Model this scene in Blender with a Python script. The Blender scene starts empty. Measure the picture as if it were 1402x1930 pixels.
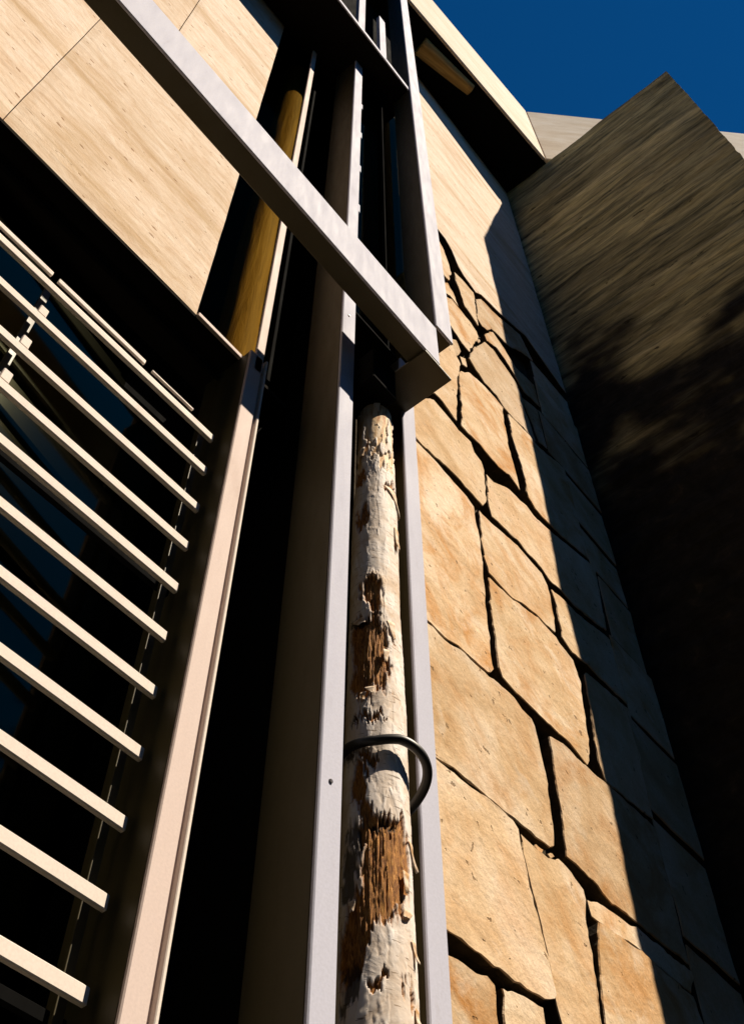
import bpy, bmesh, math, random
import numpy as np
from mathutils import Matrix, Vector

random.seed(7)
rng = np.random.default_rng(7)
sc = bpy.context.scene
COL = sc.collection
H = 1.3                                   # eye height: heights below are written relative to the eye

# ------------------------------------------------------------------ camera
PITCH, PSI = math.radians(54.93), math.radians(39.38)
cam = bpy.data.cameras.new('camera'); camo = bpy.data.objects.new('camera', cam); COL.objects.link(camo)
cam.sensor_fit = 'VERTICAL'; cam.sensor_height = 36; cam.lens = 36 * 2073 / 1930
cam.clip_start = 0.02; cam.clip_end = 2000
fwd = Vector((math.cos(PSI) * math.cos(PITCH), math.sin(PSI) * math.cos(PITCH), math.sin(PITCH)))
rgt = Vector((math.sin(PSI), -math.cos(PSI), 0)); upv = rgt.cross(fwd)
camo.matrix_world = Matrix(((rgt.x, upv.x, -fwd.x, 0), (rgt.y, upv.y, -fwd.y, 0), (rgt.z, upv.z, -fwd.z, H), (0, 0, 0, 1)))
sc.camera = camo

# ------------------------------------------------------------------ light
SUN_AZ, SUN_EL = math.radians(23.0), math.radians(54.2)     # azimuth from the wall's outward normal (-Y) towards +X
tosun = Vector((math.sin(SUN_AZ) * math.cos(SUN_EL), -math.cos(SUN_AZ) * math.cos(SUN_EL), math.sin(SUN_EL)))
sun = bpy.data.lights.new('sun', 'SUN'); sun.energy = 5.0; sun.angle = math.radians(0.5); sun.color = (1.0, 0.87, 0.69)
suno = bpy.data.objects.new('sun', sun); COL.objects.link(suno)
suno.rotation_euler = tosun.to_track_quat('Z', 'Y').to_euler(); suno.location = (3, -6, 18)
W = bpy.data.worlds.new('World'); sc.world = W; W.use_nodes = True
wn = W.node_tree.nodes; wl = W.node_tree.links
bg = wn['Background']; sky = wn.new('ShaderNodeTexSky'); sky.sky_type = 'NISHITA'; sky.sun_disc = False
sky.sun_elevation = SUN_EL
sky.sun_rotation = math.atan2(tosun.x, tosun.y)
sky.air_density = 1.0; sky.dust_density = 0.0; sky.ozone_density = 6.0; sky.altitude = 2500
tint = wn.new('ShaderNodeMix'); tint.data_type = 'RGBA'; tint.blend_type = 'MULTIPLY'; tint.inputs[0].default_value = 1
tint.inputs[7].default_value = (0.05, 0.68, 1.04, 1)          # the deep polarised blue of the slide, the same all over the sky
wl.new(sky.outputs[0], tint.inputs[6]); wl.new(tint.outputs[2], bg.inputs[0])
bg.inputs[1].default_value = 0.05
sc.view_settings.view_transform = 'Standard'; sc.view_settings.look = 'None'
sc.view_settings.exposure = 0.6; sc.view_settings.gamma = 1.0; sc.view_settings.use_curve_mapping = False
sc.cycles.max_bounces = 8; sc.cycles.transparent_max_bounces = 8
sc.cycles.use_denoising = True

# ------------------------------------------------------------------ numpy value noise
_tab = rng.random((64, 64, 64))
def vnoise(x, y, z):
    x, y, z = np.broadcast_arrays(x, y, z)
    xi, yi, zi = np.floor(x).astype(int), np.floor(y).astype(int), np.floor(z).astype(int)
    fx, fy, fz = x - xi, y - yi, z - zi
    fx, fy, fz = [t * t * (3 - 2 * t) for t in (fx, fy, fz)]
    def g(a, b, c): return _tab[(xi + a) % 64, (yi + b) % 64, (zi + c) % 64]
    r = 0
    for a in (0, 1):
        for b in (0, 1):
            for c in (0, 1):
                r = r + g(a, b, c) * (fx if a else 1 - fx) * (fy if b else 1 - fy) * (fz if c else 1 - fz)
    return r
def fbm(x, y, z, o=4):
    r, a, s = 0, 0.5, 1.0
    for i in range(o):
        r = r + a * vnoise(x * s + i * 7.3, y * s + i * 3.1, z * s + i * 5.7); a *= .5; s *= 2.03
    return r / (1 - .5 ** o)

# ------------------------------------------------------------------ materials
def mat(name, rough=.8, color=None, metal=0, spec=.5):
    m = bpy.data.materials.new(name); m.use_nodes = True
    n = m.node_tree.nodes; l = m.node_tree.links; b = n['Principled BSDF']
    b.inputs['Roughness'].default_value = rough; b.inputs['Metallic'].default_value = metal
    b.inputs['Specular IOR Level'].default_value = spec
    if color: b.inputs['Base Color'].default_value = (*color, 1)
    return m, n, l, b
def ramp(n, stops):
    r = n.new('ShaderNodeValToRGB'); e = r.color_ramp.elements
    while len(e) < len(stops): e.new(.5)
    for q, (p, c) in zip(e, stops):
        q.position = p; q.color = (*c, 1) if len(c) == 3 else c
    return r
def noise(n, l, vec, scale, detail=6, rough=.6, dist=0):
    t = n.new('ShaderNodeTexNoise'); t.inputs['Scale'].default_value = scale; t.inputs['Detail'].default_value = detail
    t.inputs['Roughness'].default_value = rough; t.inputs['Distortion'].default_value = dist
    l.new(vec, t.inputs['Vector']); return t
def mapping(n, l, scale=(1, 1, 1), rot=(0, 0, 0), src='Object'):
    tc = n.new('ShaderNodeTexCoord'); mp = n.new('ShaderNodeMapping')
    mp.inputs['Scale'].default_value = scale; mp.inputs['Rotation'].default_value = rot
    l.new(tc.outputs[src], mp.inputs['Vector']); return mp.outputs[0]
def mix(n, l, f, a, b, mode='MIX'):
    x = n.new('ShaderNodeMix'); x.data_type = 'RGBA'; x.blend_type = mode
    for s, i in ((f, 0), (a, 6), (b, 7)):
        if isinstance(s, (int, float)): x.inputs[i].default_value = s
        elif isinstance(s, tuple): x.inputs[i].default_value = (*s, 1)
        else: l.new(s, x.inputs[i])
    return x.outputs[2]
def mth(n, l, op, a, b=None):
    x = n.new('ShaderNodeMath'); x.operation = op
    for s, i in ((a, 0), (b, 1)):
        if s is None: continue
        if isinstance(s, (int, float)): x.inputs[i].default_value = s
        else: l.new(s, x.inputs[i])
    return x.outputs[0]
def bump(n, l, b, h, strength, dist):
    x = n.new('ShaderNodeBump'); x.inputs['Strength'].default_value = strength; x.inputs['Distance'].default_value = dist
    l.new(h, x.inputs['Height']); l.new(x.outputs[0], b.inputs['Normal'])

# golden ashlar of the right-hand wall
def stone_mat():
    m, n, l, b = mat('golden_stone', .92, spec=.2)
    v = mapping(n, l)
    oi = n.new('ShaderNodeObjectInfo')
    add = n.new('ShaderNodeVectorMath'); add.operation = 'ADD'
    cmb = n.new('ShaderNodeCombineXYZ'); r7 = mth(n, l, 'MULTIPLY', oi.outputs['Random'], 37.0)
    for i in range(3): l.new(r7, cmb.inputs[i])
    l.new(v, add.inputs[0]); l.new(cmb.outputs[0], add.inputs[1]); v2 = add.outputs[0]
    big = noise(n, l, v2, 2.6, 5, .55, .8)
    base = ramp(n, [(.30, (.56, .37, .195)), (.48, (.69, .50, .31)), (.70, (.80, .645, .48))]); l.new(big.outputs[0], base.inputs[0])
    och = noise(n, l, v2, 3.1, 6, .6, 1.2)
    ocr = ramp(n, [(.46, (0, 0, 0)), (.66, (1, 1, 1))]); l.new(och.outputs[0], ocr.inputs[0])
    per = mth(n, l, 'MULTIPLY', ocr.outputs[0], mth(n, l, 'ADD', mth(n, l, 'MULTIPLY', mth(n, l, 'FRACT', mth(n, l, 'MULTIPLY', oi.outputs['Random'], 7.13)), .80), .18))
    c = mix(n, l, per, base.outputs[0], (.53, .245, .06))
    pal = noise(n, l, v2, 5.0, 7, .65, .5)
    par = ramp(n, [(.55, (0, 0, 0)), (.75, (1, 1, 1))]); l.new(pal.outputs[0], par.inputs[0])
    c = mix(n, l, mth(n, l, 'MULTIPLY', par.outputs[0], .75), c, (.80, .69, .56))
    grain = noise(n, l, v2, 95, 4, .7)
    gr = ramp(n, [(.3, (.82, .80, .76)), (.7, (1.06, 1.06, 1.06))]); l.new(grain.outputs[0], gr.inputs[0])
    c = mix(n, l, 1.0, c, gr.outputs[0], 'MULTIPLY')
    vo = n.new('ShaderNodeTexNoise'); vo.inputs['Scale'].default_value = 26; vo.inputs['Detail'].default_value = 3
    l.new(v2, vo.inputs['Vector'])
    pit = ramp(n, [(.285, (1, 1, 1)), (.315, (0, 0, 0))]); l.new(vo.outputs[0], pit.inputs[0])
    c = mix(n, l, mth(n, l, 'MULTIPLY', pit.outputs[0], .75), c, (.16, .09, .035))
    tone = ramp(n, [(0, (.80, .77, .74)), (.5, (1, 1, 1)), (1, (1.12, 1.13, 1.18))]); l.new(oi.outputs['Random'], tone.inputs[0])
    c = mix(n, l, 1.0, c, tone.outputs[0], 'MULTIPLY')
    l.new(c, b.inputs['Base Color'])
    hsum = mth(n, l, 'ADD', mth(n, l, 'MULTIPLY', noise(n, l, v2, 14, 6, .65).outputs[0], 1.0),
               mth(n, l, 'MULTIPLY', mth(n, l, 'SUBTRACT', 1.0, pit.outputs[0]), .35))
    bump(n, l, b, hsum, .65, .014)
    return m
def travertine_mat(name, ax, tones, streak=.5, pitcol=(.30, .17, .07), pitlev=.30):
    """bedded stone: ax = scale vector, small along the bedding"""
    m, n, l, b = mat(name, .85, spec=.25)
    v = mapping(n, l, ax)
    s1 = noise(n, l, v, 3.0, 7, .62, .15)
    r1 = ramp(n, [(.30, tones[0]), (.5, tones[1]), (.72, tones[2])]); l.new(s1.outputs[0], r1.inputs[0])
    vb = mapping(n, l, tuple(a * .33 for a in ax))
    s2 = noise(n, l, vb, 3.4, 3, .5, .2)
    r2 = ramp(n, [(.42, (0, 0, 0)), (.66, (1, 1, 1))]); l.new(s2.outputs[0], r2.inputs[0])
    c = mix(n, l, mth(n, l, 'MULTIPLY', r2.outputs[0], streak), r1.outputs[0], tones[3])
    vg = mapping(n, l)
    g = noise(n, l, vg, 120, 3, .7)
    gr = ramp(n, [(.3, (.86, .84, .82)), (.7, (1.05, 1.05, 1.05))]); l.new(g.outputs[0], gr.inputs[0])
    c = mix(n, l, 1.0, c, gr.outputs[0], 'MULTIPLY')
    vp = mapping(n, l, tuple(a ** .55 for a in ax))
    p = noise(n, l, vp, 11, 6, .7, .6)
    pr = ramp(n, [(pitlev - .03, (1, 1, 1)), (pitlev + .015, (0, 0, 0))]); l.new(p.outputs[0], pr.inputs[0])
    pm = noise(n, l, mapping(n, l, tuple(a ** .5 for a in ax)), 1.7, 3, .5); pmr = ramp(n, [(.42, (.05, .05, .05)), (.62, (1, 1, 1))]); l.new(pm.outputs[0], pmr.inputs[0])
    pf = mth(n, l, 'MULTIPLY', pr.outputs[0], pmr.outputs[0])
    c = mix(n, l, mth(n, l, 'MULTIPLY', pf, .9), c, pitcol)
    oi = n.new('ShaderNodeObjectInfo'); tone = ramp(n, [(0, (.90, .87, .83)), (1, (1.04, 1.04, 1.05))]); l.new(oi.outputs['Random'], tone.inputs[0])
    c = mix(n, l, 1.0, c, tone.outputs[0], 'MULTIPLY')
    l.new(c, b.inputs['Base Color'])
    hs = mth(n, l, 'ADD', mth(n, l, 'MULTIPLY', s1.outputs[0], .8), mth(n, l, 'MULTIPLY', mth(n, l, 'SUBTRACT', 1.0, pf), .5))
    bump(n, l, b, hs, .45, .006)
    return m
def cream_stone_mat():
    m, n, l, b = mat('cream_travertine', .88, spec=.2)
    oi = n.new('ShaderNodeObjectInfo')
    st = noise(n, l, mapping(n, l, (.9, .9, 4.2)), 2.6, 5, .55, .35)
    r1 = ramp(n, [(.30, (.56, .39, .245)), (.46, (.72, .575, .44)), (.68, (.80, .69, .585))]); l.new(st.outputs[0], r1.inputs[0])
    mo = noise(n, l, mapping(n, l, (1, 1, 1.8)), 17, 8, .72, .5)
    r2 = ramp(n, [(.32, (.58, .39, .24)), (.50, (.74, .60, .47)), (.68, (.86, .77, .69))]); l.new(mo.outputs[0], r2.inputs[0])
    c = mix(n, l, .52, r1.outputs[0], r2.outputs[0])
    bd = noise(n, l, mapping(n, l, (.35, .35, 1.6)), 2.3, 4, .6, .5); rb = ramp(n, [(.50, (0, 0, 0)), (.68, (1, 1, 1))]); l.new(bd.outputs[0], rb.inputs[0])
    c = mix(n, l, mth(n, l, 'MULTIPLY', rb.outputs[0], .8), c, (.50, .335, .17))
    hair = noise(n, l, mapping(n, l, (1.2, 1.2, 30)), 2.0, 5, .6, .2); rh = ramp(n, [(.35, (.80, .74, .68)), (.50, (1, 1, 1))]); l.new(hair.outputs[0], rh.inputs[0])
    c = mix(n, l, .55, c, rh.outputs[0], 'MULTIPLY')
    vo = n.new('ShaderNodeTexVoronoi'); vo.inputs['Scale'].default_value = 27; l.new(mapping(n, l, (.75, 1, 1.5)), vo.inputs['Vector'])
    sel = n.new('ShaderNodeSeparateColor'); l.new(vo.outputs['Color'], sel.inputs[0])
    wob = noise(n, l, mapping(n, l), 70, 3, .6)
    rad = mth(n, l, 'MULTIPLY', mth(n, l, 'POWER', sel.outputs[0], 4.0), mth(n, l, 'MULTIPLY', wob.outputs[0], .50))
    pit = mth(n, l, 'GREATER_THAN', rad, vo.outputs['Distance'])
    vl = noise(n, l, mapping(n, l, (2.4, 2.4, 34)), 2.6, 3, .5); rl_ = ramp(n, [(.255, (1, 1, 1)), (.285, (0, 0, 0))]); l.new(vl.outputs[0], rl_.inputs[0])
    pa = mth(n, l, 'MAXIMUM', pit, mth(n, l, 'MULTIPLY', rl_.outputs[0], .8))
    c = mix(n, l, mth(n, l, 'MULTIPLY', pa, .82), c, (.25, .12, .04))
    tone = ramp(n, [(0, (.91, .88, .84)), (1, (1.04, 1.04, 1.06))]); l.new(oi.outputs['Random'], tone.inputs[0])
    l.new(mix(n, l, 1.0, c, tone.outputs[0], 'MULTIPLY'), b.inputs['Base Color'])
    hs = mth(n, l, 'ADD', mth(n, l, 'MULTIPLY', mo.outputs[0], .7), mth(n, l, 'MULTIPLY', mth(n, l, 'SUBTRACT', 1.0, pa), .6))
    bump(n, l, b, hs, .5, .008)
    return m
def fin_mat():
    # board-marked concrete, shade painted into the colour of its lower two thirds
    m, n, l, b = mat('board_marked_concrete', .92, spec=.1)
    at = n.new('ShaderNodeAttribute'); at.attribute_name = 'low_shade'
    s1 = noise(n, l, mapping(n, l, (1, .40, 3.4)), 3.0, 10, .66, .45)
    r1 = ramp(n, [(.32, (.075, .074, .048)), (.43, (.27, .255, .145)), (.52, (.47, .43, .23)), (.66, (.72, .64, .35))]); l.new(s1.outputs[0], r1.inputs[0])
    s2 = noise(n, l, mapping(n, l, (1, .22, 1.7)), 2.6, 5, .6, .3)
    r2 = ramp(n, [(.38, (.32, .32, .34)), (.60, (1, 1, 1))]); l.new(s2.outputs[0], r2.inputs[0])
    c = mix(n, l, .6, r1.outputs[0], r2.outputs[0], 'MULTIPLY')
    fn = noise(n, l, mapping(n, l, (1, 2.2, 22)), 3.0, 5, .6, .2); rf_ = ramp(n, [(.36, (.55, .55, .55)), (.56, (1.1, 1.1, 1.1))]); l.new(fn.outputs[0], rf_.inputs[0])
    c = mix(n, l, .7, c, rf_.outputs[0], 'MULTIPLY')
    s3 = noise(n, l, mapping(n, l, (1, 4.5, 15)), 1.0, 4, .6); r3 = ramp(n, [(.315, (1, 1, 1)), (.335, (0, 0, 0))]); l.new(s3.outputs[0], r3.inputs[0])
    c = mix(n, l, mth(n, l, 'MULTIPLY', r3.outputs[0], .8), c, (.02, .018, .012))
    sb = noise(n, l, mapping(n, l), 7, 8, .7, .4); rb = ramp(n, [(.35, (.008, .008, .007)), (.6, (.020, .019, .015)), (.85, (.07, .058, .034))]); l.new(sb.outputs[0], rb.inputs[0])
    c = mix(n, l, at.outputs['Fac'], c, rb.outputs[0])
    l.new(c, b.inputs['Base Color']); bump(n, l, b, mth(n, l, 'ADD', s1.outputs[0], mth(n, l, 'MULTIPLY', sb.outputs[0], .4)), .8, .02)
    return m
def paint_mat(name, col, rough=.72, spec=.12):
    m, n, l, b = mat(name, rough, spec=spec)
    v = mapping(n, l)
    g = noise(n, l, v, 160, 3, .6); r = ramp(n, [(.3, tuple(x * .93 for x in col)), (.7, tuple(x * 1.04 for x in col))]); l.new(g.outputs[0], r.inputs[0])
    s = noise(n, l, mapping(n, l, (4, 4, .7)), 6, 6, .65); rs = ramp(n, [(.60, (1, 1, 1)), (.85, (.88, .85, .82))]); l.new(s.outputs[0], rs.inputs[0])
    l.new(mix(n, l, 1.0, r.outputs[0], rs.outputs[0], 'MULTIPLY'), b.inputs['Base Color'])
    rr = ramp(n, [(.3, (rough - .08,) * 3), (.7, (rough + .1,) * 3)]); l.new(s.outputs[0], rr.inputs[0]); l.new(rr.outputs[0], b.inputs['Roughness'])
    bump(n, l, b, noise(n, l, v, 220, 2, .5).outputs[0], .06, .002)
    return m
def timber_mat(name, c0, c1, c2):
    m, n, l, b = mat(name, .7, spec=.3)
    s = noise(n, l, mapping(n, l, (14, 14, .8)), 2.2, 7, .65, .6)
    r = ramp(n, [(.3, c0), (.52, c1), (.75, c2)]); l.new(s.outputs[0], r.inputs[0])
    kn = noise(n, l, mapping(n, l, (9, 9, 3.5)), 1.0, 2, .5); kr = ramp(n, [(.24, (1, 1, 1)), (.30, (0, 0, 0))]); l.new(kn.outputs[0], kr.inputs[0])
    l.new(mix(n, l, mth(n, l, 'MULTIPLY', kr.outputs[0], .85), r.outputs[0], (.05, .022, .006)), b.inputs['Base Color']); bump(n, l, b, s.outputs[0], .6, .01)
    return m
def mortar_shade_mat():
    m, n, l, b = mat('dark_mortar_and_joint_shade', .95, spec=.1)
    s = noise(n, l, mapping(n, l), 22, 6, .7); r = ramp(n, [(.3, (.035, .026, .016)), (.7, (.10, .075, .045))])
    l.new(s.outputs[0], r.inputs[0]); l.new(r.outputs[0], b.inputs['Base Color']); bump(n, l, b, s.outputs[0], .8, .02)
    return m
def glass_mat(name, tcol, refl=.9, rough=.02):
    m = bpy.data.materials.new(name); m.use_nodes = True
    n = m.node_tree.nodes; l = m.node_tree.links; n.remove(n['Principled BSDF'])
    t = n.new('ShaderNodeBsdfTransparent'); t.inputs[0].default_value = (*tcol, 1)
    g = n.new('ShaderNodeBsdfGlossy'); g.inputs[0].default_value = (refl, refl, refl * .62, 1); g.inputs['Roughness'].default_value = rough
    lw_ = n.new('ShaderNodeLayerWeight'); lw_.inputs[0].default_value = .5
    f = mth(n, l, 'ADD', mth(n, l, 'MULTIPLY', mth(n, l, 'POWER', lw_.outputs['Facing'], 5.0), .96), .04)
    x = n.new('ShaderNodeMixShader'); l.new(f, x.inputs[0]); l.new(t.outputs[0], x.inputs[1]); l.new(g.outputs[0], x.inputs[2])
    # old glass: faint waviness
    bp = n.new('ShaderNodeBump'); bp.inputs['Strength'].default_value = .05; bp.inputs['Distance'].default_value = .01
    nz = noise(n, l, mapping(n, l), 3, 2, .5); l.new(nz.outputs[0], bp.inputs['Height']); l.new(bp.outputs[0], g.inputs['Normal'])
    l.new(x.outputs[0], n['Material Output'].inputs[0]); return m
def bark_mat():
    m, n, l, b = mat('birch_bark', .72, spec=.25)
    at = n.new('ShaderNodeAttribute'); at.attribute_name = 'wood'
    sep = n.new('ShaderNodeSeparateColor'); l.new(at.outputs['Color'], sep.inputs[0])
    v = mapping(n, l)
    w1 = noise(n, l, v, 11, 6, .6, .6)
    white = ramp(n, [(.24, (.46, .31, .19)), (.38, (.76, .65, .56)), (.56, (.85, .79, .75))]); l.new(w1.outputs[0], white.inputs[0])
    ochre = noise(n, l, v, 7, 6, .65, 1.0); orr = ramp(n, [(.56, (0, 0, 0)), (.72, (1, 1, 1))]); l.new(ochre.outputs[0], orr.inputs[0])
    c = mix(n, l, mth(n, l, 'MULTIPLY', orr.outputs[0], .6), white.outputs[0], (.50, .30, .13))
    len_ = noise(n, l, mapping(n, l, (26, 26, 190)), 1.0, 3, .5); lr = ramp(n, [(.325, (1, 1, 1)), (.35, (0, 0, 0))]); l.new(len_.outputs[0], lr.inputs[0])
    c = mix(n, l, mth(n, l, 'MULTIPLY', lr.outputs[0], .85), c, (.10, .055, .025))
    c = mix(n, l, mth(n, l, 'MULTIPLY', at.outputs['Alpha'], .42), c, (.56, .40, .26))
    fib = noise(n, l, mapping(n, l, (75, 75, 13)), 1.0, 8, .78, 2.6)
    wood = ramp(n, [(.33, (.035, .013, .004)), (.45, (.24, .085, .013)), (.57, (.54, .235, .045)), (.72, (.84, .50, .17))]); l.new(fib.outputs[0], wood.inputs[0])
    c = mix(n, l, sep.outputs[0], c, wood.outputs[0])
    gold = noise(n, l, mapping(n, l, (60, 60, 9)), 1.0, 5, .6)
    gd = ramp(n, [(.34, (.36, .13, .03)), (.46, (.74, .50, .27)), (.66, (.86, .74, .58))]); l.new(gold.outputs[0], gd.inputs[0])
    c = mix(n, l, sep.outputs[1], c, gd.outputs[0])
    c = mix(n, l, mth(n, l, 'MULTIPLY', sep.outputs[2], .93), c, (.022, .014, .008))
    l.new(c, b.inputs['Base Color'])
    hb = mix(n, l, sep.outputs[0], w1.outputs[0], fib.outputs[0])
    bump(n, l, b, hb, .7, .006)
    return m

M_STONE = stone_mat()
M_TRAV = cream_stone_mat()
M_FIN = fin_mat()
M_PARA = travertine_mat('pale_render', (1, 1, 3), ((.62, .51, .38), (.73, .63, .50), (.80, .73, .63), (.60, .46, .30)), .5, pitlev=.30)
M_LAV = paint_mat('lavender_grey_paint', (.52, .525, .63))
M_PINK = paint_mat('pinkish_white_paint', (.68, .555, .51))
M_SLAT = paint_mat('warm_white_paint', (.78, .69, .62))
M_BRONZE_SHADE = paint_mat('dark_bronze_and_side_shade', (.072, .057, .024), .5, .3)  # on post and beam webs this colour paints in the shade of their sides
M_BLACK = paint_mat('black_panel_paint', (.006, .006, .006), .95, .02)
M_DECK = paint_mat('dark_stained_boards', (.014, .012, .010), .9, .02)
M_MORTAR_SHADE = mortar_shade_mat()
M_POLE = timber_mat('peeled_timber', (.28, .15, .035), (.52, .32, .09), (.68, .46, .16))
M_BARK = bark_mat()
M_GLASS = glass_mat('tinted_glass', (.80, .74, .53), .025)
M_GLASS2 = glass_mat('smoked_glass', (.25, .25, .22), .14, .0)
M_GLASSW = glass_mat('window_glass', (.25, .25, .22), .85, .045)
M_ROOM = mat('dark_room', .9, (.03, .024, .018))[0]
M_CABLE = mat('black_rubber', .45, (.014, .013, .012))[0]
M_STEEL = mat('screw_steel', .35, (.10, .09, .09), .8)[0]
def ground_mat():
    m, n, l, b = mat('dry_earth', .95, spec=.1)
    s = noise(n, l, mapping(n, l), 1.5, 8, .65); r = ramp(n, [(.3, (.016, .016, .010)), (.7, (.036, .033, .020))])
    l.new(s.outputs[0], r.inputs[0]); l.new(r.outputs[0], b.inputs['Base Color']); bump(n, l, b, s.outputs[0], .5, .05)
    return m
M_GROUND = ground_mat()

# ------------------------------------------------------------------ object helpers
def new(name, verts, faces, m, parent=None, smooth=False):
    me = bpy.data.meshes.new(name); me.from_pydata([tuple(v) for v in verts], [], faces); me.update()
    if m: me.materials.append(m)
    if smooth:
        me.polygons.foreach_set('use_smooth', [True] * len(me.polygons))
    o = bpy.data.objects.new(name, me); COL.objects.link(o)
    if parent: o.parent = parent
    return o
def empty(name, label, cat, group=None, loc=(0, 0, 0)):
    o = bpy.data.objects.new(name, None); COL.objects.link(o); o.empty_display_size = .1
    o['label'] = label; o['category'] = cat
    if group: o['group'] = group
    return o
def tag(o, label=None, cat=None, group=None, kind=None):
    if label: o['label'] = label
    if cat: o['category'] = cat
    if group: o['group'] = group
    if kind: o['kind'] = kind
    return o
def box(name, x0, x1, y0, y1, z0, z1, m, parent=None, bev=.002, seg=1):
    bm = bmesh.new()
    vs = [bm.verts.new((x, y, z + H)) for x in (x0, x1) for y in (y0, y1) for z in (z0, z1)]
    for f in ((0, 1, 3, 2), (4, 6, 7, 5), (0, 4, 5, 1), (2, 3, 7, 6), (0, 2, 6, 4), (1, 5, 7, 3)):
        bm.faces.new([vs[i] for i in f])
    bmesh.ops.recalc_face_normals(bm, faces=bm.faces)
    if bev: bmesh.ops.bevel(bm, geom=bm.edges[:], offset=bev, segments=seg, affect='EDGES', profile=.5)
    me = bpy.data.meshes.new(name); bm.to_mesh(me); bm.free()
    me.materials.append(m)
    o = bpy.data.objects.new(name, me); COL.objects.link(o)
    if parent: o.parent = parent
    return o
def prism(name, pts, y_or_z, lo, hi, m, parent=None, bev=.0):
    """pts (x, y) extruded from z lo to hi"""
    n = len(pts)
    v = [(x, y, lo + H) for x, y in pts] + [(x, y, hi + H) for x, y in pts]
    f = [tuple(range(n)), tuple(range(2 * n - 1, n - 1, -1))] + [(i, i + n, (i + 1) % n + n, (i + 1) % n) for i in range(n)]
    o = new(name, v, f, m, parent)
    bm = bmesh.new(); bm.from_mesh(o.data); bmesh.ops.recalc_face_normals(bm, faces=bm.faces)
    if bev: bmesh.ops.bevel(bm, geom=bm.edges[:], offset=bev, segments=1, affect='EDGES')
    bm.to_mesh(o.data); bm.free(); return o

YW = 1.46            # stone wall planes
# ------------------------------------------------------------------ setting
g = new('ground', [(-300, -300, 0), (300, -300, 0), (300, 300, 0), (-300, 300, 0)], [(0, 1, 2, 3)], M_GROUND)
g['kind'] = 'structure'
# dark room behind the glazing, open towards the facade
rx0, rx1, ry0, ry1, rz0, rz1 = -1.9, 2.4, 1.80, 3.6, .004, 13.2
rv = [(x, y, z) for x in (rx0, rx1) for y in (ry0, ry1) for z in (rz0, rz1)]
room = new('interior_wall', rv, [(0, 1, 3, 2), (4, 6, 7, 5), (2, 3, 7, 6), (0, 2, 6, 4), (1, 5, 7, 3)], M_ROOM)
room['kind'] = 'structure'

# ------------------------------------------------------------------ left wall of travertine slabs
tw = empty('travertine_wall', 'cream travertine slab wall in full sun at the upper left, above the louvred window', 'wall')
box('backing', -1.5, .845, YW + .012, YW + .29, 3.417, 8.2, M_MORTAR_SHADE, tw, 0)
def slab(x0, x1, z0, z1, parent, m, y=YW, th=.011):
    nx, nz = 24, 24
    xs = np.linspace(x0, x1, nx); zs = np.linspace(z0, z1, nz)
    v, f = [], []
    for i, z in enumerate(zs):
        for j, x in enumerate(xs):
            e = min(i, j, nz - 1 - i, nx - 1 - j)
            jx = (fbm(x * 9 + 3, z * 9, 1.5, 3) - .5) * .004
            jz = (fbm(x * 9, z * 9 + 8, 4.5, 3) - .5) * .004
            yy = y + (fbm(x * 2, z * 5, 2.5, 3) - .5) * .004 + (.003 if e == 0 else 0)
            v.append((x + jx, yy, z + jz + H))
    for i in range(nz - 1):
        for j in range(nx - 1):
            a = i * nx + j; f.append((a, a + 1, a + nx + 1, a + nx))
    ring = [j for j in range(nx)] + [i * nx + nx - 1 for i in range(1, nz)] + [(nz - 1) * nx + j for j in range(nx - 2, -1, -1)] + [i * nx for i in range(nz - 2, 0, -1)]
    b0 = len(v)
    for r in ring: v.append((v[r][0], y + th, v[r][2]))
    k = len(ring)
    for i in range(k): f.append((ring[i], b0 + i, b0 + (i + 1) % k, ring[(i + 1) % k]))
    return new('stone_slab', v, f, m, parent)
for (x0, x1, z0, z1) in ((-.75, .0175, 3.416, 5.30), (.0205, .851, 3.416, 5.30), (-.75, .30, 5.304, 8.2), (.3045, .851, 5.304, 8.2), (-1.5, -.7545, 3.416, 5.30), (-1.5, -.7545, 5.304, 8.2)):
    slab(x0, x1, z0, z1, tw, M_TRAV)

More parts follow.
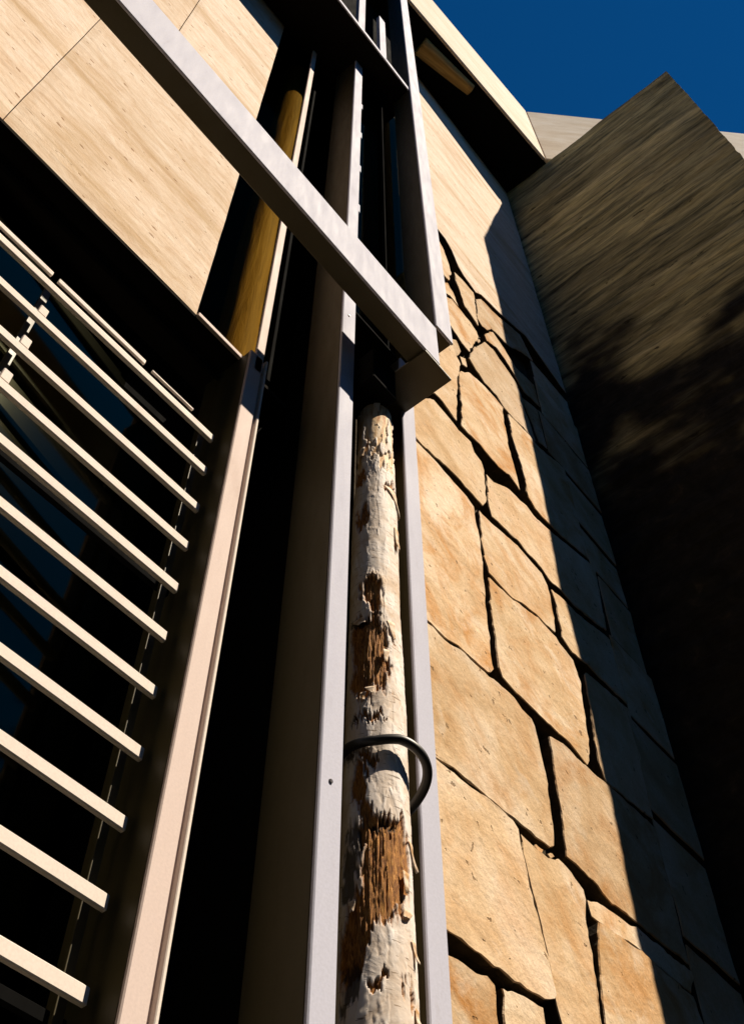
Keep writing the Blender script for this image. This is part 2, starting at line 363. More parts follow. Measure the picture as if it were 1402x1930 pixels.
# ------------------------------------------------------------------ right wall of golden ashlar
def ray(x, y):
    r, u, f = x - 701, 965 - y, 2073.
    fw = -u * math.sin(PITCH) + f * math.cos(PITCH); zz = u * math.cos(PITCH) + f * math.sin(PITCH)
    return (fw * math.cos(PSI) + r * math.sin(PSI), fw * math.sin(PSI) - r * math.cos(PSI), zz)
def wallpt(x, y):                          # survey reading -> (X, Z) on the wall face
    d = ray(x, y); return d[0] / d[1] * YW, d[2] / d[1] * YW
STONES = [
 [(780,1765),(842,1796),(864,1806),(899,1833),(919,1837),(934,1855),(940,1930),(948,2060),(800,2060)],
 [(942,1862),(970,1874),(1017,1898),(1022,1930),(1040,2060),(956,2060)],
 [(770,1395),(828,1443),(880,1484),(958,1545),(970,1565),(976,1596),(989,1675),(1009,1745),(1027,1812),(1040,1875),(1038,1888),(1025,1888),(985,1867),(938,1835),(899,1804),(864,1777),(842,1763),(770,1715)],
 [(979,1569),(1001,1587),(1032,1615),(1052,1618),(1076,1643),(1099,1675),(1105,1698),(1103,1726),(1107,1753),(1115,1796),(1119,1832),(1129,1914),(1147,2060),(1075,2060),(1050,1914),(1042,1871),(1030,1812),(1017,1745),(1001,1675),(985,1612)],
 [(1121,1741),(1158,1765),(1201,1794),(1300,1880),(1370,2060),(1155,2060),(1134,1914),(1127,1851),(1121,1792)],
 [(1109,1692),(1142,1704),(1182,1735),(1205,1748),(1310,1832),(1305,1872),(1203,1784),(1182,1773),(1142,1743),(1119,1727)],
 [(1030,1388),(1056,1402),(1107,1450),(1142,1480),(1235,1560),(1300,1815),(1201,1738),(1154,1704),(1127,1673),(1091,1637),(1066,1614),(1062,1588),(1048,1498),(1036,1420)],
 [(760,1140),(814,1184),(836,1209),(868,1228),(903,1262),(928,1280),(953,1301),(968,1316),(982,1337),(1000,1355),(1007,1369),(1016,1399),(1021,1420),(1032,1478),(1044,1565),(1046,1594),(1038,1598),(1001,1569),(962,1541),(934,1518),(883,1475),(864,1459),(828,1437),(760,1385)],
 [(919,1089),(965,1132),(1010,1163),(1046,1203),(1053,1216),(1076,1244),(1092,1285),(1096,1328),(1105,1392),(1108,1435),(1105,1444),(1064,1397),(1035,1371),(1007,1344),(971,1306),(943,1276),(937,1257),(932,1214),(927,1171),(921,1135)],
 [(765,815),(822,872),(853,908),(880,938),(892,957),(897,985),(903,1020),(908,1060),(914,1110),(919,1160),(924,1210),(929,1260),(924,1266),(905,1256),(880,1232),(864,1218),(845,1205),(828,1190),(812,1174),(755,1125)],
 [(903,962),(921,979),(950,1004),(975,1027),(992,1048),(1021,1080),(1033,1104),(1039,1135),(1045,1165),(1049,1194),(1030,1178),(1010,1157),(985,1138),(965,1126),(940,1100),(922,1080),(913,1050),(907,1015)],
 [(1037,1108),(1060,1128),(1081,1150),(1150,1205),(1180,1330),(1103,1253),(1075,1231),(1056,1202),(1050,1165),(1043,1130)],
 [(1100,1270),(1103,1266),(1185,1340),(1232,1545),(1142,1472),(1129,1440),(1120,1395),(1112,1340),(1105,1300)],
 [(917,892),(930,907),(945,914),(960,922),(978,940),(992,952),(1005,970),(1022,987),(1046,1008),(1120,1070),(1145,1190),(1083,1138),(1062,1113),(1038,1091),(1023,1068),(996,1040),(978,1016),(953,993),(930,970),(923,950),(921,920)],
 [(755,690),(790,752),(815,752),(830,770),(846,790),(862,810),(886,834),(892,852),(905,870),(911,890),(913,920),(914,948),(908,955),(890,935),(868,910),(850,891),(826,867),(812,857),(765,808)],
 [(862,702),(882,702),(905,724),(931,752),(944,770),(948,800),(953,830),(960,860),(970,900),(976,928),(955,898),(935,883),(915,860),(900,840),(886,826),(867,805),(867,780),(865,740)],
 [(790,630),(828,655),(846,648),(853,668),(864,690),(858,715),(859,750),(860,797),(848,780),(832,758),(820,744),(790,735),(762,680)],
 [(882,676),(890,658),(912,645),(928,657),(942,677),(960,702),(976,726),(984,748),(990,775),(1000,802),(1010,833),(985,806),(965,788),(950,770),(935,746),(912,722),(895,698)],
 [(953,782),(968,797),(985,814),(1012,844),(1060,885),(1110,1055),(1042,998),(1020,976),(1005,958),(993,938),(986,905),(974,865),(962,825)],
 [(985,748),(1040,793),(1058,868),(1016,833),(1006,800),(995,775)],
 [(790,524),(835,555),(852,563),(872,588),(888,608),(900,626),(904,638),(893,650),(886,662),(872,646),(858,625),(846,606),(830,588),(790,555)],
 [(898,562),(906,562),(940,596),(980,630),(1005,680),(983,662),(962,652),(945,635),(928,618),(920,620),(911,612),(902,598)],
 [(912,630),(928,624),(945,647),(958,670),(972,692),(1010,727),(1035,785),(987,738),(969,706),(951,678),(936,655),(916,642)],
 [(855,514),(872,531),(892,555),(895,585),(898,616),(884,594),(873,578),(865,555),(858,532)],
 [(795,425),(820,442),(836,472),(846,500),(850,515),(845,528),(830,512),(795,488)],
 [(793,500),(830,519),(848,537),(855,547),(860,558),(866,577),(850,556),(835,548),(793,518)],
]
sw = empty('ashlar_wall', 'sunlit wall of large irregular golden stones with deep dark joints, right of the steel posts', 'wall')
box('backing', 1.752, 4.16, YW + .065, YW + .4, -1.3, 12.0, M_MORTAR_SHADE, sw, 0)
def stone(poly, k, m=M_STONE, proud=None, step=.024, jit=.014, tilt=.016):
    r = random.Random(k * 13 + 5)
    pts = []
    n = len(poly)
    for i in range(n):
        a, b = poly[i], poly[(i + 1) % n]
        L = math.hypot(b[0] - a[0], b[1] - a[1]); q = max(1, min(60, int(L / step)))
        for j in range(q): pts.append((a[0] + (b[0] - a[0]) * j / q, a[1] + (b[1] - a[1]) * j / q))
    P = np.array(pts); c = P.mean(0)
    A = .5 * np.sum(P[:, 0] * np.roll(P[:, 1], -1) - np.roll(P[:, 0], -1) * P[:, 1])
    if A < 0: P = P[::-1]
    jx = fbm(P[:, 0] * 22, P[:, 1] * 22, k + .3, 3) - .5; jz = fbm(P[:, 0] * 22 + 9, P[:, 1] * 22, k + .7, 3) - .5
    P = P + np.stack([jx, jz], 1) * jit * 2
    # outward normals for the worn arris
    T = np.roll(P, -1, 0) - np.roll(P, 1, 0); T /= np.linalg.norm(T, axis=1, keepdims=True) + 1e-9
    N = np.stack([T[:, 1], -T[:, 0]], 1)
    y0 = YW + (proud if proud is not None else r.uniform(-.012, .008)); tx, tz = r.uniform(-tilt, tilt), r.uniform(-tilt, tilt)
    def yy(Q, d):
        u = np.clip((Q - c), -.6, .6)
        return y0 + d + u[:, 0] * tx + u[:, 1] * tz + (fbm(Q[:, 0] * 6, Q[:, 1] * 6, k + 2.2, 3) - .5) * .008
    w = np.array([.0015 + .009 * np.clip(fbm(P[:, 0] * 30, P[:, 1] * 30, k + 5.1, 3) - .38, 0, 1)]).T
    P = P - N * .001
    rings = [(P - N * .006, .10 + 0 * w[:, 0]), (P, .003 + .6 * w[:, 0]), (P - N * w * .9, 0 * w[:, 0])]
    V, F = [], []
    m_ = len(P)
    for Q, d in rings:
        ys = yy(Q, d); V += [(q[0], y, q[1] + H) for q, y in zip(Q, ys)]
    for s in range(len(rings) - 1):
        for i in range(m_):
            a = s * m_ + i; b = s * m_ + (i + 1) % m_; F.append((a, b, b + m_, a + m_))
    F.append(tuple((len(rings) - 1) * m_ + i for i in range(m_)))
    o = new('stone', V, F, m, sw); o.data.materials.append(M_MORTAR_SHADE)        # joint shade painted on the cheeks in the dark mortar colour
    for i in range(m_): o.data.polygons[i].material_index = 1
    return o
sl = []
for k, S in enumerate(STONES):
    o = stone([wallpt(*p) for p in S], k); sl.append(o)
PACK = [[(853,634),(862,640),(872,660),(868,668),(858,655)],[(870,668),(880,672),(884,690),(874,684)],[(905,644),(912,640),(909,634),(903,638)],[(843,742),(852,752),(850,764),(842,756)],
        [(893,862),(904,872),(906,884),(896,876)],[(1046,1210),(1054,1222),(1050,1228),(1043,1218)],[(1036,1606),(1046,1602),(1052,1612),(1042,1616)],[(984,948),(994,958),(990,964),(982,956)],
        [(905,1262),(914,1268),(912,1276),(904,1270)],[(836,520),(848,530),(852,542),(840,534)],[(866,1456),(878,1466),(874,1474),(864,1464)],[(1015,1585),(1030,1598),(1026,1606),(1012,1594)],[(1084,1252),(1094,1262),(1096,1274),(1086,1264)]]
for k, S in enumerate(PACK):
    stone([wallpt(*p) for p in S], 400 + k, proud=random.uniform(.012, .028), step=.012, jit=.008, tilt=.1)
sl[2]['label'] = 'large stone stained deep ochre along its lower edge'
# large smooth slab band at the top of the wall
TOP = [wallpt(*p) for p in [(800,428),(822,430),(838,450),(850,472),(862,502),(874,522),(896,552),(906,557),(940,590),(990,634)]]
zr = TOP[-1][1]
poly = [(1.76, TOP[0][1] + .02)] + TOP + [(4.12, zr - .2), (4.12, 12.0), (1.76, 12.0)]
stone(poly, 71, M_TRAV, -.004, .06, .006, .0)
# stones in the fin's shadow and below the picture, plain coursed blocks
def block(x0, x1, z0, z1, k):
    stone([(x0, z0), (x1, z0), (x1, z1), (x0, z1)], k, step=.08)
kk = 200
z = -1.28
while z < .60:
    h = random.uniform(.28, .42); x = 1.78
    zt = min(z + h, .72)
    while x < 4.0:
        w = random.uniform(.35, .75); x1 = min(x + w, 4.12)
        if 4.12 - x1 < .2: x1 = 4.12
        block(x + .008, x1 - .008, z + .008, zt - .008, kk); kk += 1; x = x1
    z = zt
for (x0, z0, x1, z1) in ((3.86,.75,4.12,1.35),(3.80,1.37,4.12,1.98),(3.66,2.0,4.12,2.5),(3.66,2.52,4.12,3.1),(3.66,3.12,4.12,3.7),(3.70,3.72,4.12,4.3),(3.75,4.32,4.12,4.85),(3.7,4.87,4.12,5.25),(3.62,5.27,4.12,5.8),(3.5,5.82,4.12,6.35),(3.55,6.37,4.12,6.9),(3.62,6.92,4.12,7.3)):
    block(x0 + .008, x1 - .008, z0 + .008, z1 - .008, kk); kk += 1

# ------------------------------------------------------------------ concrete fin on the right
XF = 4.13
def fin():
    ny, nz = 110, 640
    ys = np.linspace(-.577, YW + .30, ny); zs = np.linspace(-1.3, 12.03, nz)
    Yg, Zg = np.meshgrid(ys, zs)
    d = (fbm(Yg * 1.1, Zg * 11, 0 * Yg + 3.3, 5) - .5) * .035 + (fbm(Yg * 6, Zg * 6, 0 * Yg + 8.3, 4) - .5) * .02
    X = XF + d
    e = (fbm(Zg * 9, Zg * 0 + 2.2, Zg * 0, 4) - .5) * .02
    Yj = Yg + np.where(Yg < -.56, e, 0)
    Zj = Zg + np.where(Zg > 12.0, (fbm(Yg * 9, Yg * 0 + 6.2, Yg * 0, 4) - .5) * .02, 0)
    v = [tuple(p) for p in np.stack([X.ravel(), Yj.ravel(), Zj.ravel() + H], 1)]
    f = []
    for i in range(nz - 1):
        for j in range(ny - 1):
            a = i * ny + j; f.append((a, a + ny, a + ny + 1, a + 1))
    # the outer end, the top and the far side
    end = [i * ny for i in range(nz)]; top = [(nz - 1) * ny + j for j in range(ny)]
    b0 = len(v); v += [(XF + .42, v[i][1], v[i][2]) for i in end]
    for i in range(nz - 1): f.append((end[i], b0 + i, b0 + i + 1, end[i + 1]))
    t0 = len(v); v += [(XF + .42, v[i][1], v[i][2]) for i in top]
    for j in range(ny - 1): f.append((top[j], t0 + j, t0 + j + 1, top[j + 1]))
    q = len(v); v += [(XF + .42, -.577, 0), (XF + .42, YW + .30, 0), (XF + .42, YW + .30, 12.03 + H), (XF + .42, -.577, 12.03 + H)]
    f.append((q, q + 1, q + 2, q + 3))
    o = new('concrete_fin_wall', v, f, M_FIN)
    al = (fbm(Yg * 1.6, Zg * 2.2, 0 * Yg + 7.7, 6) - .5) * 3.2 + (7.75 - Zg - .10 * Yg) * .62  # painted shade mask, deepening downwards with a blotchy edge
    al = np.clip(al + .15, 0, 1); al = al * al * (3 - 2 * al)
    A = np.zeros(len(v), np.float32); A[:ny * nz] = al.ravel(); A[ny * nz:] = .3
    o.data.attributes.new('low_shade', 'FLOAT', 'POINT').data.foreach_set('value', A)
    tag(o, 'shaded board-marked concrete fin wall jutting out at right against the blue sky', 'wall')
    return o
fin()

# ------------------------------------------------------------------ roof eave and parapet
rf = empty('roof_eave', 'pale roof edge with deep black soffit across the top right of the wall', 'roof')
def fasY(x): return 1.057 - (x - 2.0) * .069
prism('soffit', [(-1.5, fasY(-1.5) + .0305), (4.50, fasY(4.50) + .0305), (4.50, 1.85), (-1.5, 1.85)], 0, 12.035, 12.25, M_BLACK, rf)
prism('fascia', [(-1.5, fasY(-1.5)), (4.09, fasY(4.09)), (4.09, fasY(4.09) + .03), (-1.5, fasY(-1.5) + .03)], 0, 12.02, 13.92, M_PARA, rf, .01)
pp = prism('parapet_wall', [(4.095, .915), (6.3, -1.29), (6.5, -1.12), (4.25, 1.10)], 0, 12.06, 13.93, M_PARA, None, .015)
tag(pp, 'small sunlit pale parapet seen behind the top of the concrete fin', 'wall')

# ------------------------------------------------------------------ steel frame: fascia beam, plate, posts, deck edge
fr = empty('steel_frame', 'lavender grey steel frame of posts and one long fascia beam crossing the picture', 'frame')
fb = box('fascia_beam', -1.6, 1.613, 1.0, 1.010, 3.62, 3.925, M_LAV, fr, .002)
box('beam_web', -1.6, 1.61, 1.0105, 1.086, 3.623, 3.92, M_BRONZE_SHADE, fb, .002)  # shade of the beam's underside put into a darker colour
box('hole_shade_block', 1.398, 1.5255, 1.14, 1.30, 3.394, 3.604, M_BLACK, fr, .004)  # black block added as the darkness of the hole above the log
box('bracket_plate', 1.526, 1.684, 1.0015, 1.30, 3.606, 3.618, M_BRONZE_SHADE, fr, .002)
def lpost(x0, x1, y0, y1, z0, z1, m=M_LAV, name='post'):
    p = box(name, x0, x1, y0, y0 + .012, z0, z1, m, fr, .003)
    box('post_web', x0 + .002, x1 - .004, y0 + .0125, y1, z0 + .002, z1 - .002, M_BRONZE_SHADE, p, .002)  # shade of the post's sides put into a darker colour than its front
    return p
p2 = lpost(1.314, 1.387, 1.22, 1.395, -1.3, 7.928)
p3 = lpost(1.668, 1.745, 1.22, 1.45, -1.3, 4.04)
lpost(1.700, 1.815, 1.05, 1.20, 4.165, 11.9)
def cyl(name, p0, p1, r0, r1, m, parent, n=20, smooth=True):
    p0, p1 = Vector(p0), Vector(p1); d = (p1 - p0).normalized()
    a = d.orthogonal().normalized(); b = d.cross(a)
    v = []; f = []
    for p, r in ((p0, r0), (p1, r1)):
        for i in range(n):
            t = 2 * math.pi * i / n; v.append(p + a * math.cos(t) * r + b * math.sin(t) * r)
    for i in range(n): f.append((i, (i + 1) % n, (i + 1) % n + n, i + n))
    f += [tuple(range(n - 1, -1, -1)), tuple(range(n, 2 * n))]
    o = new(name, v, f, m, parent)
    if smooth:
        for p in o.data.polygons: p.use_smooth = len(p.vertices) == 4
    return o
for (x, z, pp_) in ((1.347, 1.587, p2), (1.347, 3.9, p2), (1.70, 0.9, p3)):
    cyl('screw', (x, 1.2205, z + H), (x, 1.2165, z + H), .006, .005, M_STEEL, pp_, 12)
for z in (4.55, 5.15, 5.75, 6.35, 6.95):
    box('clip', 1.3875, 1.402, 1.224, 1.25, z, z + .10, M_LAV, p2, .002)

# ------------------------------------------------------------------ upper deck
dk = empty('upper_deck', 'dark underside of the narrow deck high on the facade, with a thin lit edge', 'deck')
box('boards', -1.6, 1.78, 1.075, 1.455, 7.94, 8.05, M_DECK, dk, 0)
box('edge_trim', -1.6, 1.78, 1.065, 1.0745, 7.93, 8.0, M_LAV, dk, .001)
for x in (1.168, 1.405):
    box('rail_post', x, x + .07, 1.078, 1.11, 8.052, 9.3, M_LAV, dk, .002)
up = empty('upper_glazing', 'dark glass wall above the narrow deck at the top of the picture', 'window')
box('pane', -1.6, 2.0, 1.40, 1.412, 8.055, 12.0, M_BLACK, up, 0)

# ------------------------------------------------------------------ glazed bay between the frame posts
by = empty('glazed_bay', 'dark glass bay between the two upright posts above the fascia beam', 'window')
box('pane', 1.405, 1.84, 1.262, 1.270, 4.06, 7.93, M_GLASS2, by, 0)
box('back_panel', 1.39, 1.84, 1.30, 1.32, 4.06, 7.93, M_BLACK, by, 0)
box('mullion', 1.615, 1.628, 1.240, 1.2615, 4.06, 7.93, M_BLACK, by, .001)
box('floor_panel', 1.39, 1.664, 1.235, 1.45, 4.045, 4.058, M_BLACK, by, 0)

# ------------------------------------------------------------------ slot between the wall and the frame: glass, log pole, black panel
sg = empty('slot_glazing', 'tall tinted glass slot beside the travertine wall, a timber pole behind it', 'window')
box('pane', .856, 1.312, 1.474, 1.480, 3.44, 7.92, M_GLASS, sg, 0)
box('reveal', .846, .853, 1.465, 1.80, 3.44, 8.0, M_BLACK, sg, 0)
box('glazing_bar', 1.082, 1.118, 1.40, 1.412, 3.30, 7.92, M_PINK, sg, .002)
box('mullion', 1.19, 1.205, 1.455, 1.473, 3.44, 7.92, M_BLACK, sg, .001)
bp = empty('black_infill_door', 'tall matt black door between the pinkish door post and the grey steel post', 'door')
box('side_panel', 1.322, 1.38, 1.3955, 1.62, -1.3, 3.43, M_BLACK, bp, 0)
box('board', 1.1295, 1.3215, 1.60, 1.62, -1.3, 3.43, M_BLACK, bp, 0)
box('cover_strip', 1.25, 1.262, 1.588, 1.5995, -1.3, 3.43, M_BRONZE_SHADE, bp, .001)

def log(name, x, y, z0, z1, r0, r1, m, seed, bend=.012, n=40, rows=120):
    zs = np.linspace(z0, z1, rows); th = np.linspace(0, 2 * np.pi, n, endpoint=False)
    T, Zg = np.meshgrid(th, zs)
    R = r0 + (r1 - r0) * (Zg - z0) / (z1 - z0)
    R = R * (1 + (fbm(np.cos(T) * 1.6 + seed, np.sin(T) * 1.6, Zg * 1.2, 4) - .5) * .16)
    cx = x + (fbm(Zg * .7, Zg * 0 + seed, Zg * 0, 2) - .5) * bend * 2
    v = np.stack([cx + R * np.cos(T), y + R * np.sin(T), Zg + H], -1).reshape(-1, 3)
    f = []
    for i in range(rows - 1):
        for j in range(n):
            a = i * n + j; b = i * n + (j + 1) % n; f.append((a, b, b + n, a + n))
    f += [tuple(range(n - 1, -1, -1)), tuple((rows - 1) * n + j for j in range(n))]
    o = new(name, v, f, m, None, True); return o
pl = log('timber_pole', 1.130, 1.60, 3.43, 7.90, .088, .078, M_POLE, 3.3)
tag(pl, 'golden brown peeled log pole standing behind glass at the end of the travertine wall', 'pole')
rl = log('roof_log', 0, 0, 0, .70, .10, .06, M_POLE, 9.1, .01, 28, 30)
rl.matrix_world = Matrix.Translation((2.30, 1.25, 12.0 + H)) @ Vector((.607, -.123, 0)).to_track_quat('Z', 'Y').to_matrix().to_4x4() @ Matrix.Translation((0, 0, -H))
tag(rl, 'short brown log purlin under the black roof soffit near the sky', 'log')

# ------------------------------------------------------------------ louvred window on the left
lw = empty('louvred_window', 'tall dark window with sunlit horizontal louvre slats at the lower left', 'window')
box('lintel', -1.6, .852, YW + .004, 1.80, 3.400, 3.4125, M_DECK, lw, 0)
box('lintel_flange', .853, 1.076, 1.452, 1.466, 3.404, 3.428, M_PINK, lw, .002)
box('sill_board', .853, 1.31, 1.4665, 1.80, 3.406, 3.426, M_DECK, lw, 0)
box('head_frame', -1.6, 1.05, 1.66, 1.72, 3.06, 3.40, M_BLACK, lw, .002)
box('door_post', 1.057, 1.1165, 1.40, 1.412, -1.3, 3.40, M_PINK, lw, .003)
box('post_groove', 1.117, 1.129, 1.4145, 1.43, -1.3, 3.42, M_PINK, lw, 0)
box('post_web', 1.059, 1.1165, 1.4125, 1.62, -1.3, 3.40, M_BRONZE_SHADE, lw, .002)  # side shade painted in with the darker colour
box('post_ledge', 1.1295, 1.139, 1.398, 1.43, -1.3, 3.42, M_SLAT, lw, .002)
SP = .1807
zs0 = 2.883
for i in range(23):
    zt = zs0 - i * SP
    dz = random.uniform(-.0035, .0035); dx = random.uniform(-.006, .005)
    slo = box('slat', -1.4, 1.037 + dx, 1.47, 1.484, zt - .044 + dz, zt - .009 + dz, M_SLAT, lw, .003)
    if i in (1, 2, 3): box('slat_clip', .397, .424, 1.4705, 1.4835, zt - .0088 + dz, zt + .035, M_SLAT, slo, .002)
for x in (1.008, .395):
    box('slat_carrier', x, x + .022, 1.5135, 1.525, -1.3, 2.93, M_BRONZE_SHADE, lw, .001)
for (x0, x1, z0, z1) in ((-1.4, .380, 2.884, 2.906), (.402, .735, 2.884, 2.905), (.765, .935, 2.884, 2.892)):
    box('head_rail', x0, x1, 1.461, 1.4695, z0, z1, M_SLAT, lw, .001)
for i in range(4):
    z0 = -1.28 + i * 1.16
    for (xa, xb) in ((-1.6, -.29), (-.27, 1.05)):
        q = [(xa, 1.548), (xb, 1.687), (xb, 1.692), (xa, 1.553)]
        new('pane', [(x, y, z0 + H) for x, y in q] + [(x, y, z0 + 1.13 + H) for x, y in q],
            [(3, 2, 1, 0), (4, 5, 6, 7), (0, 1, 5, 4), (1, 2, 6, 5), (2, 3, 7, 6), (3, 0, 4, 7)], M_GLASSW, lw)
for i in range(5):
    z = -1.30 + i * 1.16
    box('transom', -1.6, 1.05, 1.53, 1.546, z - .012, z + .014, M_BLACK, lw, .002)

# ------------------------------------------------------------------ birch log
TX, TY = 1.53, 1.244
cdir = np.array([-TX, -TY]); cdir /= np.linalg.norm(cdir); rdir = np.array([-cdir[1], cdir[0]])
if rdir @ np.array([.634, -.773]) < 0: rdir = -rdir
EDGE = np.array([(780,666,736),(905,664,746),(1000,662,748),(1150,658,754),(1300,653,772),(1450,648,786),(1600,645,790),(1750,642,797),(1913,638,803)], float)
YZ = np.array([(780,3.267),(880,2.93),(980,2.638),(1080,2.384),(1180,2.161),(1280,1.964),(1380,1.787),(1480,1.629),(1580,1.486),(1680,1.357),(1780,1.238),(1880,1.13),(1980,1.03)])
def zpix(y): return float(np.interp(y, YZ[:, 0], YZ[:, 1]))
def upix(x, y):
    l = np.interp(y, EDGE[:, 0], EDGE[:, 1]); r = np.interp(y, EDGE[:, 0], EDGE[:, 2]); return (2 * x - l - r) / (r - l)
def birch():
    n, rows = 260, 900
    zs = np.concatenate([np.linspace(-1.3, .85, 120, endpoint=False), np.linspace(.85, 3.392, rows - 120)])
    th = np.linspace(0, 2 * np.pi, n, endpoint=False)
    T, Z = np.meshgrid(th, zs)
    nx, ny = np.cos(T), np.sin(T)
    u = nx * rdir[0] + ny * rdir[1]; front = nx * cdir[0] + ny * cdir[1]
    al = np.arctan2(u, front)                      # 0 faces the eye, + to its right
    R = np.interp(Z, [-1.3, 1.1, 1.79, 2.3, 2.75, 2.93, 3.6], [.090, .0815, .0745, .070, .069, .064, .060])
    R = R * (1 + (fbm(nx * 1.5 + 4, ny * 1.5, Z * 2.2, 4) - .5) * .10)
    rag = (fbm(nx * 3.0 + 9, ny * 3.0, Z * 14, 5) - .5) * 1.0 + (fbm(nx * 16, ny * 16 + 5, Z * 60, 3) - .5) * .5
    wa = (fbm(nx * 2.5 + 31, ny * 2.5, Z * 9, 4) - .5) * .9 + (fbm(nx * 14 + 3, ny * 14, Z * 22, 3) - .5) * .30
    wz = (fbm(nx * 5 + 13, ny * 5, Z * 8, 4) - .5) * .10 + (fbm(nx * 30 + 3, ny * 30, Z * 12, 3) - .5) * .07
    def ell(px, py, hw, hh, sharp=.14, rg=.45):
        a0 = math.asin(max(-.97, min(.97, upix(px, py)))); z0 = zpix(py)
        zh = abs(zpix(py - hh) - zpix(py + hh)) / 2
        wdt = (np.interp(py, EDGE[:, 0], EDGE[:, 2]) - np.interp(py, EDGE[:, 0], EDGE[:, 1])) / 2
        ah = hw / wdt / max(.35, math.cos(a0))
        da = (al + wa - a0 + np.pi) % (2 * np.pi) - np.pi
        d = np.sqrt((da / ah) ** 2 + ((Z + wz - z0) / zh) ** 2)
        return np.clip((1 - d + rag * rg) / sharp, 0, 1)
    peel = np.zeros_like(Z); gold = np.zeros_like(Z); dark = np.zeros_like(Z)
    for a in ((700,1215,46,74),(690,1270,26,36),(672,1180,18,46),(735,1630,62,90),(745,1560,44,40),(700,1545,28,40),(672,1760,32,92),(695,1715,30,46),(772,1610,20,60),(680,960,12,26),(742,900,10,16),(672,880,12,20),(785,1850,10,44),(726,1830,18,16),(700,1421,27,12),(694,1338,30,9),(700,1108,17,46),(686,1480,10,40),(672,1460,10,40)):
        peel = np.maximum(peel, ell(*a))
    for a in ((672,1845,22,48),(672,1560,22,30),(735,1545,30,10),(667,1150,14,10),(672,1340,16,8),(662,1410,12,12),(665,1640,12,60)):
        dark = np.maximum(dark, ell(*a) * .9)
    gz = np.clip(((Z - 2.97 + rag * .22 + wz * 1.5) * 60), 0, 1)
    gz = gz * np.clip((fbm(nx * 3 + 11, ny * 3, Z * 9, 4) + rag * .1 - .36) * 30, 0, 1)
    gold = gz
    # random wounds on the side away from the eye
    far = (np.abs(al) > 1.45)
    wnd = np.clip((fbm(nx * 2 + 20, ny * 2, Z * 3, 4) - .60) * 12, 0, 1)
    peel = np.where(far, np.maximum(peel, wnd), peel)
    lam = fbm(nx * 5, ny * 5 + 3, Z * 40, 4)
    fibre = fbm(nx * 26 + wz * 40, ny * 26 + wz * 40, Z * 11, 5)
    lip = np.clip(peel * (1 - peel) * 4, 0, 1)
    d = -.0065 * peel + (fibre - .5) * .011 * peel + (lam - .5) * .0020 * (1 - peel) + .002 * lip - .005 * gold - .004 * dark
    pl1 = fbm(nx * 2.2 + 40, ny * 2.2, Z * 7, 5) + rag * .06; pl2 = fbm(nx * 3.5 + 60, ny * 3.5, Z * 16, 5) + rag * .06
    pstep = np.clip((pl1 - .50) / .012, 0, 1); pstep2 = np.clip((pl2 - .56) / .012, 0, 1)
    d = d + (1 - peel) * (1 - gold) * (.0010 * pstep + .0007 * pstep2)
    plate = (.55 * (1 - pstep) + .35 * (1 - pstep2)) * (1 - peel)
    # knot rim
    kr = ell(700, 1108, 25, 56, .3, .1) - ell(700, 1108, 17, 44, .3, .1); d = d + .005 * np.clip(kr, 0, 1)
    R = R + d
    cx = TX + (fbm(Z * .9, Z * 0 + 2, Z * 0, 2) - .5) * .012
    v = np.stack([cx + R * nx, TY + R * ny, Z + H], -1).reshape(-1, 3)
    idx = np.arange(rows * n).reshape(rows, n); nxt = np.roll(idx, -1, 1)
    F = np.stack([idx[:-1], nxt[:-1], nxt[1:], idx[1:]], -1).reshape(-1, 4)
    me = bpy.data.meshes.new('trunk')
    me.vertices.add(len(v)); me.vertices.foreach_set('co', v.ravel())
    me.loops.add(F.size); me.loops.foreach_set('vertex_index', F.ravel().astype(np.int32))
    me.polygons.add(len(F)); me.polygons.foreach_set('loop_start', np.arange(0, F.size, 4, dtype=np.int32))
    me.polygons.foreach_set('loop_total', np.full(len(F), 4, np.int32))
    me.polygons.foreach_set('use_smooth', np.ones(len(F), bool))
    me.update(); me.validate()
    ca = me.attributes.new('wood', 'FLOAT_COLOR', 'POINT')
    ca.data.foreach_set('color', np.stack([peel, gold * (1 - peel), dark, plate], -1).reshape(-1).astype(np.float32))
    me.materials.append(M_BARK)
    root = empty('birch_log', 'peeling birch log standing upright between two steel posts, papery white bark', 'log')
    o = bpy.data.objects.new('trunk', me); COL.objects.link(o); o.parent = root
    # loose curls of bark
    M_CURL = mat('bark_curl', .8)[0]
    nn = M_CURL.node_tree.nodes; ll = M_CURL.node_tree.links
    s = noise(nn, ll, mapping(nn, ll), 40, 5, .6); rr = ramp(nn, [(.35, (.42, .22, .07)), (.6, (.74, .60, .46))]); ll.new(s.outputs[0], rr.inputs[0])
    ll.new(rr.outputs[0], nn['Principled BSDF'].inputs['Base Color'])
    for (px, py, w, h, lift) in ((742,915,26,14,.9),(676,838,14,10,.8),(735,1170,14,16,.5),(730,1225,12,14,.6),(700,1290,20,8,.6),(688,1300,12,10,.7),(786,1572,12,24,.9),(775,1640,12,22,.7),(790,1760,8,20,.8),(676,1155,26,7,.5),(780,1700,16,10,.5),(795,1885,7,18,.9),(745,985,8,20,.8),(672,1690,14,12,.5)):
        a0 = math.asin(max(-.96, min(.96, upix(px, py)))); z0 = zpix(py)
        wdt = (np.interp(py, EDGE[:, 0], EDGE[:, 2]) - np.interp(py, EDGE[:, 0], EDGE[:, 1])) / 2
        ah = w / 2 / wdt / max(.4, math.cos(a0)); zh = abs(zpix(py - h) - zpix(py + h)) / 2
        r0 = float(np.interp(z0, [-1.3, 1.1, 1.79, 2.3, 2.75, 2.93, 3.6], [.090, .0815, .0745, .070, .069, .064, .060]))
        V, Fc = [], []; q = random.random() * 9; na, nb = 9, 7
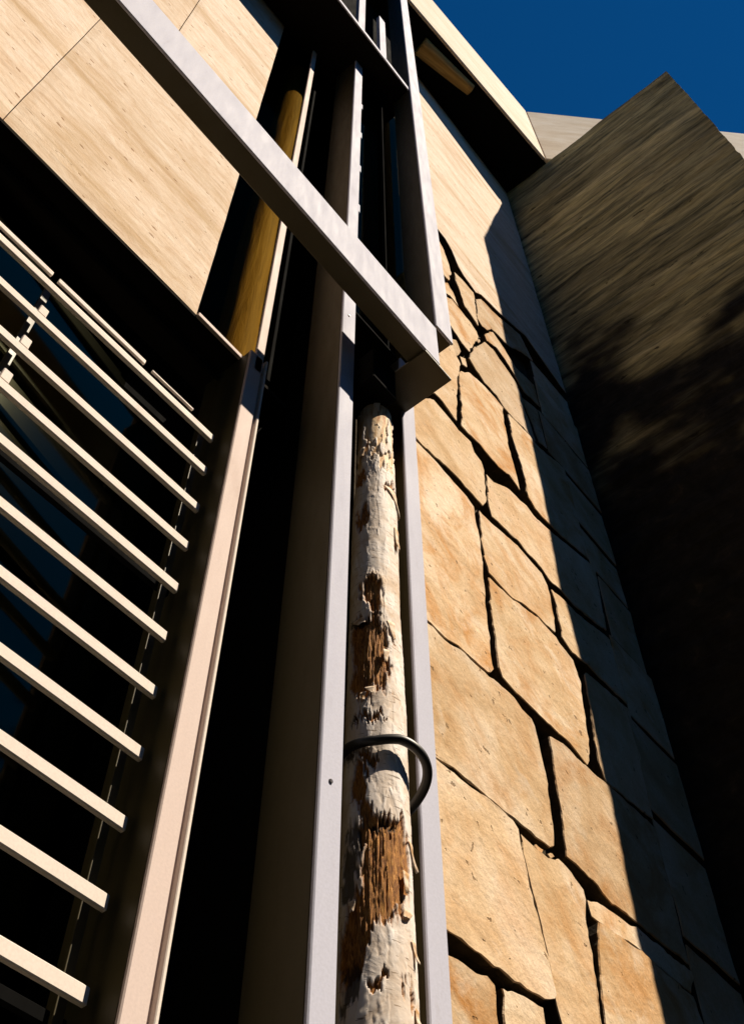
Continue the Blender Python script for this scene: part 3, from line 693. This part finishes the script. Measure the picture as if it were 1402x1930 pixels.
        for side in (0, 1):
            for i in range(nb):
                s_ = i / (nb - 1)
                for j in range(na):
                    t_ = j / (na - 1) * 2 - 1
                    rgd = (float(fbm(np.array([t_ * 3 + q]), np.array([q]), np.array([1.]), 3)[0]) - .5) * 1.1 * s_
                    zz = z0 + zh * (1 - 2 * s_) + rgd * zh
                    aa = a0 + ah * (t_ * (1 - (.35 + .5 * (q % 1)) * s_) + (q % 2 - 1) * .9 * s_)
                    rr_ = r0 + .0015 + lift * .012 * s_ ** 2.2 * (1 - .5 * t_ * t_) + side * .0006
                    dirv = cdir * math.cos(aa) + rdir * math.sin(aa)
                    V.append((TX + dirv[0] * rr_, TY + dirv[1] * rr_, zz + H))
        m_ = na * nb
        for i in range(nb - 1):
            for j in range(na - 1):
                a = i * na + j; Fc.append((a, a + na, a + na + 1, a + 1)); a += m_; Fc.append((a, a + 1, a + na + 1, a + na))
        rim = [j for j in range(na)] + [i * na + na - 1 for i in range(1, nb)] + [(nb - 1) * na + j for j in range(na - 2, -1, -1)] + [i * na for i in range(nb - 2, 0, -1)]
        for i in range(len(rim)):
            a, b = rim[i], rim[(i + 1) % len(rim)]; Fc.append((a, b, b + m_, a + m_))
        new('bark_curl', V, Fc, M_CURL, root, True)
    return root
birch()

# ------------------------------------------------------------------ cable looped round the log
def tube(name, pts, r, m, n=12):
    V, F = [], []; k = len(pts); P = [Vector(p) for p in pts]
    prev = None
    for i, p in enumerate(P):
        t = (P[min(i + 1, k - 1)] - P[max(i - 1, 0)]).normalized()
        a = (prev - t * prev.dot(t)).normalized() if prev else t.orthogonal().normalized()
        prev = a; b = t.cross(a)
        for j in range(n):
            w = 2 * math.pi * j / n; V.append(p + (a * math.cos(w) + b * math.sin(w)) * r)
    for i in range(k - 1):
        for j in range(n): F.append((i * n + j, i * n + (j + 1) % n, (i + 1) * n + (j + 1) % n, (i + 1) * n + j))
    F += [tuple(range(n - 1, -1, -1)), tuple((k - 1) * n + j for j in range(n))]
    return new(name, V, F, m, None, True)
pts = []                              # one loop, sagging where it stands off the log
for i in range(90):
    t = -1.75 + 4.6 * i / 89                     # angle from the eye's side of the log, + right
    rr = .090 + .030 * math.exp(-((t - 1.45) / .85) ** 2)
    d = cdir * math.cos(t) + rdir * math.sin(t)
    z = 1.765 - .004 * t + .03 * math.cos(t) * 0 + .045 * max(0, t) * .5 - (.052 * max(0, t - .55) ** 1.4)
    pts.append((TX + d[0] * rr, TY + d[1] * rr, z + H))
cb = tube('black_cable', pts, .0118, M_CABLE)
tag(cb, 'thick black rubber cable looped once round the birch log, bulging out at the right', 'cable')

# ------------------------------------------------------------------ unseen dark trees, added behind and left of the eye to cut sky fill
def sky_block_trees():
    N = 80000
    side = rng.random(N) < .42
    t = rng.random(N); h = rng.random(N)
    x = np.where(side, -7.5 + rng.normal(0, .8, N), -11 + 34 * t)
    y = np.where(side, -9 + 16 * t, -10.0 + rng.normal(0, .8, N))
    top = np.where(side, 17.0, 13.8) + (fbm(x * .45, y * .45, 0 * x + 1.1, 3) - .5) * 5
    z = h * top
    a = rng.normal(size=(N, 3)); a /= np.linalg.norm(a, axis=1, keepdims=True)
    b = np.cross(a, rng.normal(size=(N, 3))); b /= np.linalg.norm(b, axis=1, keepdims=True)
    s = rng.uniform(.10, .24, (N, 1)); c = np.stack([x, y, z], 1)
    V = np.stack([c - a * s, c + b * s * .55, c + a * s, c - b * s * .55], 1).reshape(-1, 3)
    F = np.arange(4 * N).reshape(N, 4)
    m, n, l, bs = mat('dark_leaves', .7)
    ns = noise(n, l, mapping(n, l), .8, 4); rr = ramp(n, [(.3, (.012, .016, .006)), (.7, (.05, .06, .02))]); l.new(ns.outputs[0], rr.inputs[0]); l.new(rr.outputs[0], bs.inputs['Base Color'])
    o = new('sky_block_trees', V, F.tolist(), m)
    o['kind'] = 'stuff'; o['label'] = 'dark trees added out of view to cut the sky fill, mirrored in the window'; o['category'] = 'sky_block_trees'
sky_block_trees()
